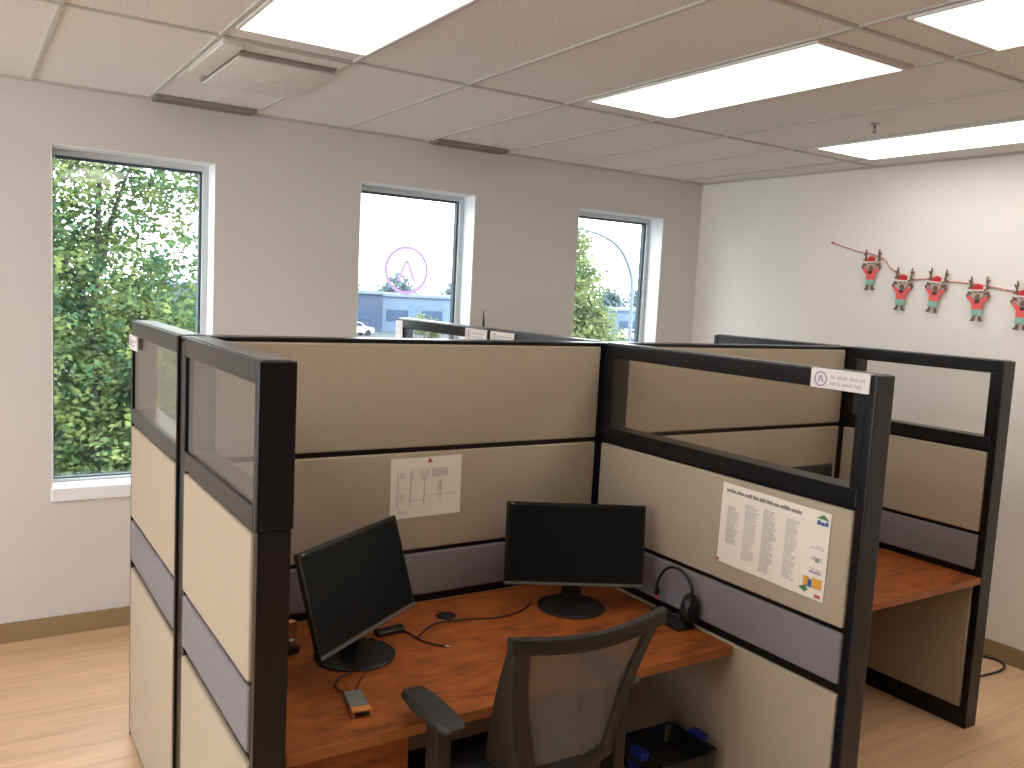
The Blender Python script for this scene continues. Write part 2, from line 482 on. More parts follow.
# ceiling: one slab of tiles, the exposed grid below it
GX0, GP = 0.299, 0.507
ROWS = [3.292, 1.767, 0.242, -1.283, -2.808]
struct(MB().box(XL - 0.15, 5.3, YF - 0.15, YB + 0.2, ZC + 0.008, ZC + 0.12).build('ceiling', M['tile']))
g = MB()
k = -7
while GX0 + GP * k < 4.6:
    x = GX0 + GP * k
    if x > XL + 0.05:
        g.box(x - 0.0075, x + 0.0075, YF, YB - 0.02, ZC, ZC + 0.012)
    k += 1
for y in ROWS:
    g.box(XL, xr(y), y - 0.0075, y + 0.0075, ZC - 0.0004, ZC + 0.012)
for r in range(len(ROWS) - 1):      # cross tees at the lamp ends
    for kx in (-5, -2, 1, 4, 7):
        xa = GX0 + GP * kx
        for yy in (ROWS[r] - 0.145, ROWS[r + 1] + 0.145):
            g.box(xa, xa + GP, yy - 0.0075, yy + 0.0075, ZC - 0.0002, ZC + 0.012)
struct(g.build('trim_1', M['grid']))
a = MB()
a.box(XL, XC, YB - 0.022, YB, ZC - 0.002, ZC + 0.012)
a.prism([(XC - 0.022, YB), (xr(YF) - 0.022, YF), (xr(YF), YF), (XC, YB)], 0.014, lambda u, v, w_: (u, v, ZC - 0.002 + w_))
struct(a.build('trim_2', M['grid']))

# ------------------------------------------------------------------ ceiling things
LABEL_LIGHT = {
    (1, 0): 'white ceiling lamp panel nearest the window wall, beside the air vent',
    (4, 0): 'white ceiling lamp panel in the middle, above the two cubicles',
    (7, 0): 'long white ceiling lamp panel close to the right wall, beside the sprinkler',
    (4, 1): 'white ceiling lamp panel cut by the top right edge of the photo',
}
for r in range(3):
    yc = (ROWS[r] + ROWS[r + 1]) / 2
    for kx in (-5, -2, 1, 4, 7):
        if r == 2 and kx < 4: continue  # last row: two unseen lamps added to brighten the right side
        lab = LABEL_LIGHT.get((kx, r), 'unseen white ceiling lamp panel added for its light, along the same grid')  # lamps not listed above are out of view, added for more light
        xc = GX0 + GP * (kx + 0.5)
        t = thing('ceiling_light', lab, 'ceiling light', (xc, yc, ZC - 0.001), 0, 'recessed ceiling lamp panels')
        f = MB(); hx, hy, e = 0.242, 0.606, 0.012
        f.box(-hx, hx, -hy, -hy + e, -0.006, 0.008); f.box(-hx, hx, hy - e, hy, -0.006, 0.008)
        f.box(-hx, -hx + e, -hy + e, hy - e, -0.006, 0.008); f.box(hx - e, hx, -hy + e, hy - e, -0.006, 0.008)
        f.build('lamp_frame', M['lampframe'], t)
        MB().box(-hx + e, hx - e, -hy + e, hy - e, -0.005, 0.007).build('diffuser', M['diffuser'], t)

# square plaque air diffuser with side deflector
x0, x1 = GX0 + GP * 1 + 0.0105, GX0 + GP * 2 - 0.0105
t = thing('air_vent', 'white square plaque air diffuser in the ceiling beside the window wall', 'air vent', ((x0 + x1) / 2, 3.70, ZC - 0.001))
hw = (x1 - x0) / 2
MB().box(-hw, hw, -0.395, 0.36, -0.004, 0.008, 0.002).build('back_plate', M['ventwhite'], t)
pl = MB().box(-0.150, 0.235, -0.260, 0.315, -0.024, -0.014, 0.004)
pl.lathe([(0.0, -0.034), (0.018, -0.033), (0.045, -0.0245), (0.05, -0.0235)], 24, (0.045, 0.045, 0))
pl.build('plaque', M['ventwhite'], t, smooth=True)
MB().box(-0.165, 0.225, -0.300, 0.31, -0.0145, -0.003).build('throat_shade', M['ventdark'], t)  # throat, widened past the plaque as a dark strip for its shadow band
MB().box(-hw + 0.004, -0.160, -0.385, 0.175, -0.016, -0.003, 0.004).build('deflector', M['ventwhite'], t, smooth=True)
for kx, lab in ((1, 'dark slot air grille at the window wall behind the square vent'), (4, 'dark slot air grille at the window wall between the second and third windows')):
    xa, xb = GX0 + GP * kx + 0.012, GX0 + GP * (kx + 1) - 0.012
    t = thing('slot_grille', lab, 'air grille', ((xa + xb) / 2, YB - 0.09, ZC - 0.001), 0, 'slot grilles along the window wall')
    hw = (xb - xa) / 2
    MB().box(-hw, hw, -0.055, 0.064, -0.012, 0.008, 0.003).build('grille_body', M['ventdark'], t)
    for yy in (-0.03, 0.0, 0.03):
        MB().box(-hw + 0.01, hw - 0.01, yy - 0.003, yy + 0.003, -0.017, -0.0115).build('blade', M['ventdark'], t)
# sprinkler
t = thing('sprinkler', 'small pendent fire sprinkler head on the ceiling beside the long lamp panel', 'sprinkler', (3.575, 2.575, ZC + 0.002))
t.scale = (0.62, 0.62, 0.72)
MB().lathe([(0.032, 0.010), (0.034, 0.0), (0.016, -0.008)], 24).build('escutcheon', M['silver'], t, smooth=True)
MB().cyl((0, 0, -0.005), (0, 0, -0.022), 0.009).tube([(0.011, 0, -0.018), (0.014, 0, -0.033), (0.004, 0, -0.048)], 0.003, 6).tube([(-0.011, 0, -0.018), (-0.014, 0, -0.033), (-0.004, 0, -0.048)], 0.003, 6).build('sprinkler_body', M['bezel'], t)
MB().lathe([(0.0, -0.052), (0.017, -0.051), (0.017, -0.047), (0.0, -0.046)], 20).build('deflector', M['bezel'], t)

# ------------------------------------------------------------------ cubicle partitions
T = 1.635
ZR = 1.248                     # top of the lower fabric field
def partition(label, p0, ang, L, glass, t=0.085, base=0.088, e0=0.03, e1=0.03, lower_t=None, name='partition_panel', s0=0.058, s1=0.058):
    """a partition from p0 along ang; local x runs along it, local y across"""
    th = thing(name, label, 'partition', (p0[0], p0[1], 0), ang, 'cubicle partition panels')
    h = t / 2
    hl = (lower_t or t) / 2
    c = h - 0.016
    f = MB()
    if lower_t:
        f.box(0, e0, -hl, hl, 0, ZR, 0.003); f.box(L - e1, L, -hl, hl, 0, ZR, 0.003)
        f.box(0, e0, -h, h, ZR, T, 0.006, 3); f.box(L - e1, L, -h, h, ZR, T, 0.004)
    else:
        f.box(0, e0, -h, h, 0, T, 0.004); f.box(L - e1, L, -h, h, 0, T, 0.004)
    f.box(e0, L - e1, -c, c, 0.012, ZR)
    f.box(e0, L - e1, -h + 0.004, h - 0.004, 0.0, base - 0.006, 0.002)
    if glass:
        f.box(e0, L - e1, -h, h, ZR, ZR + 0.055, 0.004)
        f.box(e0, L - e1, -h, h, T - 0.055, T - 0.0005, 0.006, 3)
        f.box(e0, max(s0, e0 + 0.004), -h + 0.001, h - 0.001, ZR + 0.055, T - 0.055); f.box(L - max(s1, e1 + 0.004), L - e1, -h + 0.001, h - 0.001, ZR + 0.055, T - 0.055)
        f.build('frame', M['black'], th)
        MB().box(max(s0, e0 + 0.004), L - max(s1, e1 + 0.004), h - 0.012, h - 0.006, ZR + 0.055, T - 0.055).build('glass_pane', M['glass'], th)
        MB().box(e0 * 0.4, L - e1 * 0.4, -h + 0.011, h - 0.011, T - 0.004, T + 0.003, 0.002).build('top_cap_sheen', M['cap'], th)  # lighter inset strip put in for the highlight lines along the top
    else:
        f.box(e0, L - e1, -c, c, ZR, T - 0.01)
        f.box(e0, L - e1, -h, h, T - 0.012, T, 0.004)
        f.build('frame', M['black'], th)
    secs = [(base, 0.684, 'fabric', 'fabric_tile'), (0.715, 0.870, 'grey', 'accent_tile'), (0.886, ZR - 0.010, 'fabric', 'fabric_tile')]
    if not glass: secs.append((ZR + 0.008, T - 0.015, 'fabric', 'fabric_tile'))
    for sgn in (-1, 1):
        for z0, z1, m, nm in secs:
            ya, yb = sorted((sgn * (c - 0.002), sgn * (h + 0.002)))
            MB().box(e0 + 0.006, L - e1 - 0.006, ya, yb, z0, z1, 0.008, 3).build(nm, M[m], th, smooth=True, label='grey fabric tile' if m == 'grey' else None)
    return th

def post(label, x0, x1, y0, y1):
    th = thing('partition_post', label, 'partition post', ((x0 + x1) / 2, (y0 + y1) / 2, 0), 0, 'posts joining the partitions')
    a, b = (x1 - x0) / 2, (y1 - y0) / 2
    MB().box(-a, a, -b, b, 0, T - 0.012, 0.004).build('post_body', M['black'], th)
    MB().box(-a - 0.001, a + 0.001, -b - 0.001, b + 0.001, T - 0.012, T, 0.005).build('post_cap', M['black'], th)
    return th

A90 = PI / 2
XLP0, XLP1 = 0.555, 0.643
XPR0, XPR1 = 2.17, 2.255
XQ0, XQ1 = 3.735, 3.812
YBP, YB2 = 2.70, 2.725
partition('tan glass-topped partition end left of the desk, with the wide black end post', ((XLP0 + XLP1) / 2, 1.885), A90, 2.620 - 1.885, True, t=0.088, base=0.02, e0=0.024, e1=0.010, lower_t=0.078, s0=0.0, s1=0.0)
partition('tan glass-topped partition in front of the tree window, farthest left', ((XLP0 + XLP1) / 2, 2.716), A90, 3.533 - 2.716, True, t=0.088, base=0.02, e0=0.012, e1=0.020, s0=0.0, s1=0.0)
partition('wide all-fabric tan partition behind the two monitors, with the small notice', (XLP1 + 0.001, YBP + 0.0425), 0, XPR0 - XLP1 - 0.002, False, e0=0.01, e1=0.010)
partition('tan glass-topped partition right of the desk chair, carrying the large notice', ((XPR0 + XPR1) / 2, 1.480), A90, YBP - 1.481, True, e0=0.03, e1=0.010)
partition('all-fabric tan partition at the back of the second cubicle', (XPR1 + 0.001, YB2 + 0.0425), 0, XQ0 - XPR1 - 0.002, False, e0=0.01, e1=0.010)
partition('tan glass-topped partition end nearest the right wall, beside the second desk', ((XQ0 + XQ1) / 2, 1.950), A90, YB2 - 1.951, True, e0=0.03, e1=0.010)
partition('glass-topped partition behind the wide fabric panel, nearer of the two under the middle window', ((XPR0 + XPR1) / 2, YBP + 0.092), A90, 3.586 - YBP - 0.094, True)
pw = partition('glass-topped partition meeting the window wall below the decal window', ((XPR0 + XPR1) / 2, 3.588), A90, 4.655 - 3.588, True)
MB().box(4.655 - 3.588 - 0.095, 4.655 - 3.588 - 0.002, 0.0425, 0.0455, ZR + 0.01, T - 0.012, 0.001).build('end_reflection', M['signwhite'], pw, label='white strip put in for the reflection on the end by the wall')  # bright reflection on the end post, put in as a white strip
partition('glass-topped partition far right behind the second cubicle, only its top rail showing', ((XQ0 + XQ1) / 2, YB2 + 0.088), A90, 3.632 - YB2 - 0.088, True)
post('black post joining the left partitions to the wide fabric panel', XLP0 + 0.008, XLP1, 2.6215, 2.7145)
post('black corner post behind the right monitor, between the two cubicles', XPR0, XPR1, YBP, YBP + 0.085 + 0.004)
post('black corner post at the right end of the second cubicle back panel', XQ0, XQ1, YB2, YB2 + 0.085)

# ------------------------------------------------------------------ writing helpers
def scribble(mb, fr, u0, u1, v0, v1, rng, th=0.0006, size=0.004, gap=0.0025, word=(2, 6), fill=1.0):
    """a line of small blocks of print between u0,u1 with height v0..v1"""
    u = u0
    while u < u1 - size:
        n = rng.randint(*word)
        for _ in range(n):
            if u + size > u1: break
            h = (v1 - v0) * rng.choice((0.7, 0.75, 1.0))
            ax = [(u, v0), (u + size * 0.8, v0), (u + size * 0.8, v0 + h), (u, v0 + h)]
            mb.prism(ax, th, fr)
            u += size
        u += gap
        if rng.random() > fill: break

def ring(mb, fr, cu, cv, R, r, th, n=36):
    for k in range(n):
        a0, a1 = 2 * PI * k / n, 2 * PI * (k + 1) / n
        P = lambda a, q: (cu + math.cos(a) * q, cv + math.sin(a) * q)
        mb.prism([P(a0, r), P(a0, R), P(a1, R), P(a1, r)], th, fr)

def peak(mb, fr, cu, cv, w_, h_, s_, th):
    """an A without its crossbar"""
    for sg in (-1, 1):
        mb.prism([(cu + sg * w_ / 2, cv - h_ / 2), (cu + sg * (w_ / 2 - s_), cv - h_ / 2), (cu - sg * s_ * 0.25, cv + h_ / 2), (cu + sg * s_ * 0.6, cv + h_ / 2)], th, fr)

# ------------------------------------------------------------------ name signs on the partitions
def sign(label, loc, rz, L, H=0.055, logo_left=True):
    """clip-on sign; local x along the partition as read, local -y towards the reader"""
    t = thing('name_sign', label, 'sign', loc, rz, 'white signs clipped on the partitions')
    MB().box(-L / 2, L / 2, -0.007, -0.001, 0, H, 0.002).box(-L / 2, L / 2, -0.007, 0.05, H, H + 0.003).build('sign_plate', M['signwhite'], t)
    fr = lambda u, v, w_: (u, -0.007 - w_, v)
    if L > 0.1:
        a = MB(); cu = (-1 if logo_left else 1) * (L / 2 - 0.036)
        ring(a, fr, cu, H / 2, 0.022, 0.0185, 0.0006); peak(a, fr, cu, H / 2 + 0.001, 0.019, 0.021, 0.004, 0.0006)
        a.build('sign_logo', M['print_purple'], t)
        b = MB(); rng = random.Random(3)
        u0, u1 = (-L / 2 + 0.070, L / 2 - 0.012) if logo_left else (-L / 2 + 0.012, L / 2 - 0.070)
        scribble(b, fr, u0, u1, H * 0.56, H * 0.76, rng, size=0.006, gap=0.005)
        scribble(b, fr, u0, u1 - 0.01, H * 0.22, H * 0.42, rng, size=0.006, gap=0.005)
        b.build('sign_text', M['print_grey'], t)
    return t
sign('white name sign with a round logo on the partition right of the chair', (XPR0 - 0.001, 1.598, T - 0.055), -A90, 0.20)
sign('small white sign clipped on the left end of the partition before the tree window', (XLP0 - 0.001, 3.452, T - 0.105), -A90, 0.16, 0.05)
sign('white sign on the far glass partition, left of the two below the middle window', (XPR0 - 0.001, 3.71, T - 0.065), -A90, 0.21)
sign('white sign on the far glass partition, right of the two below the middle window', (XPR0 - 0.001, 3.465, T - 0.065), -A90, 0.21)

# ------------------------------------------------------------------ notices pinned on the fabric
rng = random.Random(11)
t = thing('paper_notice', 'small white letter-size notice with a faint diagram pinned above the left monitor', 'notice', (1.400, YBP - 0.0021, 1.113), 0)
t.rotation_euler = (0, math.radians(-0.6), 0)
W_, H_ = 0.279, 0.215
sh = MB()
n = 12
secs = []
for k in range(n + 1):
    u = -W_ / 2 + W_ * k / n
    d = 0.0025 * math.sin(k / n * PI) * 0.6 + (0.004 * max(0, (k / n - 0.85)))
    secs.append([(u, -d, -H_ / 2), (u, -d, H_ / 2), (u, -d - 0.0006, H_ / 2), (u, -d - 0.0006, -H_ / 2)])
sh.loft(secs).build('paper', M['paper'], t)
fr = lambda u, v, w_: (u, -0.0030 - w_, v)
b = MB()
def px1(x, y): return (-W_ / 2 + (x - 135) / 755 * W_, H_ / 2 - (y - 95) / 610 * H_)
def rect(mb, fr, pa, pb, th=0.0005):
    mb.prism([(pa[0], pa[1]), (pb[0], pa[1]), (pb[0], pb[1]), (pa[0], pb[1])], th, fr)
for xx in (205, 340, 487):
    rect(b, fr, px1(xx - 4, 240 if xx < 400 else 300), px1(xx + 4, 600 if xx < 400 else 570))
rect(b, fr, px1(657, 330), px1(663, 560)); rect(b, fr, px1(345, 528), px1(480, 534)); rect(b, fr, px1(490, 485), px1(830, 490))
for (xa, ya, xb, yb_) in ((225, 240, 280, 300), (225, 450, 280, 520), (345, 210, 385, 320), (430, 205, 550, 270), (455, 275, 520, 320), (620, 390, 690, 440), (635, 350, 680, 392)):
    v = ya
    while v < yb_:
        p0 = px1(xa, v + 10); p1 = px1(xb, v)
        scribble(b, fr, p0[0], p1[0], p0[1], p1[1], rng, size=0.003, gap=0.002)
        v += 20
b.build('printed_diagram', M['print_grey'], t)
b = MB(); rect(b, fr, px1(565, 210), px1(740, 300)); b.build('printed_block', M['print_mauve'], t)
b = MB()
v = px1(225, 640); scribble(b, fr, v[0], v[0] + 0.04, v[1] - 0.003, v[1] + 0.005, rng)
b.build('printed_caption', M['print_mauve'], t)
b = MB(); p0 = px1(540, 95); b.prism([(p0[0] - 0.011, p0[1] - 0.020), (p0[0] + 0.011, p0[1] - 0.020), (p0[0], p0[1] - 0.002)], 0.0005, fr)
b.build('printed_mark', M['print_red'], t, label='small red triangle at the top edge')

t = thing('paper_notice', 'large white notice with columns of print and coloured logos pinned right of the chair', 'notice', (XPR0 - 0.0021, 1.80, 1.081), -A90)
t.rotation_euler = (0, math.radians(1.0), -A90)
W_, H_ = 0.432, 0.272
sh = MB(); secs = []
for k in range(17):
    q = k / 16
    u = -W_ / 2 + W_ * q
    d = 0.002 + 0.0025 * math.sin(q * PI * 2.2) ** 2
    secs.append([(u, -d, -H_ / 2), (u, -d, H_ / 2), (u, -d - 0.0006, H_ / 2), (u, -d - 0.0006, -H_ / 2)])
sh.loft(secs).build('paper', M['paper'], t)
fr = lambda u, v, w_: (u, -0.0055 - w_, v)
b = MB()
scribble(b, fr, -0.195, 0.115, 0.108, 0.121, rng, size=0.005, gap=0.004, word=(3, 9))
b.build('printed_title', M['print_dark'], t)
b = MB()
for cu, wd_, va, vb in ((-0.172, 0.062, 0.060, -0.060), (-0.098, 0.060, 0.085, -0.095), (-0.022, 0.062, 0.088, -0.112), (0.070, 0.056, 0.085, -0.100)):
    v = va
    while v > vb:
        scribble(b, fr, cu - 0.012, cu - 0.012 + wd_ * rng.uniform(0.55, 0.95), v - 0.004, v, rng, size=0.003, gap=0.0018)
        v -= 0.0066
for v in (0.030, 0.023, -0.005, -0.012, -0.041):
    scribble(b, fr, 0.155 + rng.uniform(0, 0.02), 0.205, v - 0.004, v, rng, size=0.003, gap=0.002)
b.build('printed_columns', M['print_mauve'], t)
b = MB(); rect(b, fr, (0.170, 0.108), (0.182, 0.095)); rect(b, fr, (0.184, 0.104), (0.197, 0.095)); rect(b, fr, (0.199, 0.108), (0.208, 0.095))
b.build('printed_logo', M['print_blue'], t, label='blue letters of the top logo')
b = MB(); b.prism([(0.168, 0.113), (0.190, 0.128), (0.212, 0.113)], 0.0005, fr); b.build('printed_logo', M['print_green'], t, label='green roof shape of the top logo')
b = MB(); rect(b, fr, (0.176, -0.010), (0.190, -0.020)); b.build('printed_logo', M['print_green'], t, label='small dark green logo')
b = MB(); b.prism([(0.125, -0.112), (0.150, -0.098), (0.160, -0.112), (0.150, -0.122)], 0.0005, fr)
b.build('printed_logo', M['print_green'], t, label='green leaf logo at the bottom')
b = MB(); rect(b, fr, (0.140, -0.072), (0.160, -0.100)); rect(b, fr, (0.172, -0.070), (0.207, -0.100)); b.build('printed_logo', M['print_orange'], t, label='orange logo block')
b = MB(); rect(b, fr, (0.158, -0.078), (0.171, -0.102)); b.build('printed_logo', M['print_blue'], t, label='blue figure in the orange logo')
b = MB(); scribble(b, fr, 0.160, 0.204, -0.056, -0.049, rng, size=0.004, gap=0.002); b.build('printed_logo', M['print_purple'], t, label='purple lettering of a logo')
b = MB(); rect(b, fr, (0.185, -0.118), (0.206, -0.128)); b.build('printed_logo', M['print_red'], t, label='red logo mark')
MB().lathe([(0.004, 0), (0.005, 0.004), (0.003, 0.007)], 12).build('push_pin', M['redspot'], t, smooth=True)
pin = t.children[-1]; pin.rotation_euler = (PI / 2, 0, 0); pin.location = (-0.210, -0.0035, -0.128)

# ------------------------------------------------------------------ desks
ZD = 0.69
def desk(label, x0, x1, y0, y1, grommet=None):
    t = thing('desk', label, 'desk', ((x0 + x1) / 2, (y0 + y1) / 2, 0))
    hx, hy = (x1 - x0) / 2, (y1 - y0) / 2
    MB().box(-hx, hx, -hy + 0.002, hy, ZD - 0.030, ZD, 0.002).build('worktop', M['cherry'], t)
    MB().box(-hx, hx, -hy, -hy + 0.0022, ZD - 0.029, ZD - 0.001, 0.0005).build('edge_band', M['cherry_edge'], t)
    for sx in (-1, 1):
        b = MB(); xw = sx * (hx - 0.004)
        b.box(min(xw, xw - sx * 0.03), max(xw, xw - sx * 0.03), -hy + 0.10, -hy + 0.36, ZD - 0.045, ZD - 0.030)
        fr_ = lambda u, v, w_, xw=xw, sx=sx: (xw - sx * w_, u, v)
        b.prism([(-hy + 0.10, ZD - 0.045), (-hy + 0.36, ZD - 0.045), (-hy + 0.36, ZD - 0.14)], 0.004, fr_)
        b.build('bracket', M['black'], t)
    if grommet:
        gx, gy = grommet[0] - (x0 + x1) / 2, grommet[1] - (y0 + y1) / 2
        MB().lathe([(0.036, ZD - 0.003), (0.036, ZD + 0.002), (0.033, ZD + 0.0035), (0.012, ZD + 0.0030), (0.0, ZD + 0.0028)], 28, (gx, gy, 0)).build('grommet', M['plastic'], t, smooth=True)
    return t
desk('cherry wood worktop of the near cubicle with two monitors on it', XLP1 + 0.003, XPR0 - 0.020, 1.903, YBP - 0.006, (1.414, 2.536))
desk('cherry wood worktop of the second cubicle, at the right', XPR1 + 0.003, XQ0 - 0.003, 1.953, YB2 - 0.006)
# drawer pedestal under the left end of the near worktop
t = thing('drawer_pedestal', 'cherry wood drawer pedestal under the left end of the near worktop', 'drawer unit', (0.843, 2.21, 0))
MB().box(-0.155, 0.155, -0.235, 0.26, 0.03, ZD - 0.033, 0.002).box(-0.14, 0.14, -0.2, 0.25, 0.0, 0.03).build('pedestal_body', M['cherry'], t)
for z0, z1 in ((0.465, ZD - 0.038), (0.305, 0.46), (0.036, 0.30)):
    d = MB().box(-0.153, 0.153, -0.254, -0.236, z0, z1, 0.002).build('drawer', M['cherry'], t)

# ------------------------------------------------------------------ monitors
def monitor(label, x, y, th, tilt, zc=0.93, w_=0.505, asp=1.70, dx=0.0, dy=-0.035):
    t = thing('monitor', label, 'monitor', (x, y, ZD + 0.0008), th, 'black computer monitors')
    h_ = w_ / asp
    rot = Matrix.Rotation(-tilt, 3, 'X')
    off = Vector((dx, dy, zc - ZD))
    def part(mb):
        for v in mb.bm.verts: v.co = rot @ v.co + off
        return mb
    f = MB()
    f.box(-w_ / 2, w_ / 2, -0.010, 0.006, -h_ / 2, h_ / 2, 0.004)
    f.box(-w_ * 0.36, w_ * 0.36, 0.004, 0.046, -h_ * 0.34, h_ * 0.30, 0.012, 3)
    part(f).build('housing', M['plastic'], t, smooth=True)
    e = 0.011
    part(MB().box(-w_ / 2 + e, w_ / 2 - e, -0.0107, -0.0095, -h_ / 2 + 0.019, h_ / 2 - e)).build('screen', M['screen'], t)
    s_ = part(MB().box(-w_ / 2 + 0.003, w_ / 2 - 0.003, -0.0112, -0.0095, -h_ / 2 + 0.003, -h_ / 2 + 0.013, 0.0005)).build('lower_bezel', M['bezel'], t, label='dark grey lower bezel strip')
    part(MB().box(-w_ / 2 + 0.016, -w_ / 2 + 0.028, -0.0112, -0.0105, h_ / 2 - 0.009, h_ / 2 - 0.005)).build('badge', M['silver'], t)
    nk = MB()
    nk.loft([[(-0.036, 0.010, 0.008), (0.036, 0.010, 0.008), (0.036, 0.040, 0.008), (-0.036, 0.040, 0.008)],
             [(-0.034, 0.008, 0.07), (0.034, 0.008, 0.07), (0.034, 0.032, 0.07), (-0.034, 0.032, 0.07)],
             [(-0.034, 0.004, 0.20), (0.034, 0.004, 0.20), (0.034, 0.026, 0.20), (-0.034, 0.026, 0.20)]])
    nk.build('stand_neck', M['plastic'], t)
    MB().lathe([(0.122, 0.0), (0.124, 0.004), (0.118, 0.008), (0.08, 0.011), (0.03, 0.015), (0.0, 0.016)], 48).build('stand_base', M['plastic'], t, smooth=True)
    return t
monitor('black monitor at the left of the near desk, turned and tilted back', 1.010, 2.372, 0.59, 0.30, 0.937, dx=-0.044)
monitor('black monitor in the corner of the near desk, below the centre of the photo', 1.869, 2.426, -0.50, 0.12, 0.924, dy=-0.008)
monitor('monitor on the second desk, only its top seen through the glass', 3.02, 2.45, 0.0, 0.05, 0.985)

# ------------------------------------------------------------------ small things on the near desk
zt = ZD + 0.001
t = thing('adapter', 'small grey box with an orange end and two cables before the left monitor', 'adapter', (0.889, 2.062, zt), math.radians(-10.0))
MB().box(-0.025, 0.025, -0.036, 0.060, 0.0, 0.018, 0.003).build('adapter_body', M['greybox'], t)
MB().box(-0.0255, 0.0255, -0.062, -0.0355, 0.0, 0.0185, 0.002).build('end_cap', M['orange'], t, label='orange end cap')
MB().box(-0.019, 0.019, -0.0635, -0.0618, 0.003, 0.0145).build('port', M['plastic'], t)
MB().tube([(-0.013, 0.060, 0.009), (-0.030, 0.10, 0.005), (-0.030, 0.14, 0.004), (-0.005, 0.18, 0.004), (0.03, 0.20, 0.004)], 0.0028, 8).build('cable', M['cable'], t, smooth=True)
MB().tube([(0.010, 0.060, 0.009), (0.022, 0.10, 0.005), (0.040, 0.14, 0.004), (0.06, 0.17, 0.004)], 0.0022, 8).build('cable', M['cable'], t, smooth=True)

t = thing('dongle', 'dark grey dock with a thin cable beside the left monitor base', 'dongle', (1.175, 2.480, zt), math.radians(5))
MB().box(-0.050, 0.050, -0.016, 0.016, 0.0, 0.018, 0.004).build('dongle_body', M['plastic'], t)
MB().box(-0.048, 0.048, -0.0168, -0.0155, 0.010, 0.016).build('dongle_trim', M['bezel'], t)
def desk_pts(t, pts, z=0.0035):
    c, s_ = math.cos(-t.rotation_euler.z), math.sin(-t.rotation_euler.z)
    return [(c * (x - t.location.x) - s_ * (y - t.location.y), s_ * (x - t.location.x) + c * (y - t.location.y), z) for x, y in pts]
pp = desk_pts(t, [(1.225, 2.465), (1.232, 2.43), (1.238, 2.375), (1.262, 2.33), (1.285, 2.302)])
MB().tube([(0.048, 0.0, 0.009)] + pp, 0.003, 8).build('cable', M['cable'], t, smooth=True)
e_ = Vector(pp[-1]); d_ = (Vector(pp[-1]) - Vector(pp[-2])).normalized()
MB().cyl(e_, e_ + d_ * 0.018, 0.0042).build('plug', M['silver'], t, label='silver cable plug')
t = thing('monitor_cable', 'thin dark cable running over the desk to the corner monitor', 'cable', (1.24, 2.40, zt))
MB().tube(desk_pts(t, [(1.246, 2.41), (1.29, 2.45), (1.36, 2.487), (1.46, 2.470), (1.57, 2.44), (1.66, 2.455), (1.735, 2.50), (1.765, 2.535)], 0.003), 0.0028, 8).build('cord', M['cable'], t, smooth=True)

t = thing('desk_ornament', 'small wooden block figure on a black foot behind the left monitor', 'ornament', (0.842, 2.470, zt), 0.3)
MB().box(-0.022, 0.022, -0.018, 0.018, 0.0, 0.022, 0.004).build('foot', M['plastic'], t)
MB().lathe([(0.012, 0.022), (0.015, 0.030), (0.013, 0.042), (0.006, 0.046), (0.0, 0.047)], 20).build('knob', M['silver'], t, smooth=True, label='shiny silver knob')
MB().box(-0.020, 0.020, -0.004, 0.022, 0.046, 0.095, 0.003).build('block', M['woodblock'], t)

# headset standing by the right partition
t = thing('headset', 'black telephone headset standing against the grey strip of the right partition', 'headset', (2.10, 2.145, zt), 0)
MB().box(-0.035, 0.045, -0.075, 0.075, 0.0, 0.012, 0.005, 3).box(-0.02, 0.03, 0.03, 0.09, 0.0, 0.03, 0.006).build('charging_base', M['plastic'], t, smooth=True)
MB().tube([(0.03, -0.063, 0.10), (0.03, -0.055, 0.145), (0.03, -0.020, 0.178), (0.03, 0.030, 0.188), (0.03, 0.080, 0.165), (0.03, 0.112, 0.115), (0.03, 0.115, 0.085)], 0.0055, 10).build('headband', M['plastic'], t, smooth=True)
ec = MB()
ec.lathe([(0.0, -0.024), (0.027, -0.022), (0.036, -0.010), (0.036, 0.010), (0.026, 0.020), (0.0, 0.022)], 28)
for v in ec.bm.verts: v.co = Vector((v.co.x, v.co.z, v.co.y * 1.5))
for v in ec.bm.verts: v.co += Vector((0.022, -0.060, 0.068))
ec.build('ear_cup', M['plastic'], t, smooth=True)
MB().box(0.024, 0.036, 0.106, 0.122, 0.060, 0.092, 0.004).build('temple_pad', M['plastic'], t)
MB().lathe([(0.006, 0.0), (0.007, 0.006), (0.004, 0.012)], 12, (0.03, 0.114, 0.048)).build('red_tip', M['redspot'], t, smooth=True, label='red tip at the end of the headband')
MB().tube([(0.02, -0.07, 0.05), (-0.005, -0.03, 0.04), (-0.015, 0.02, 0.036)], 0.003, 8).build('microphone', M['plastic'], t, smooth=True)

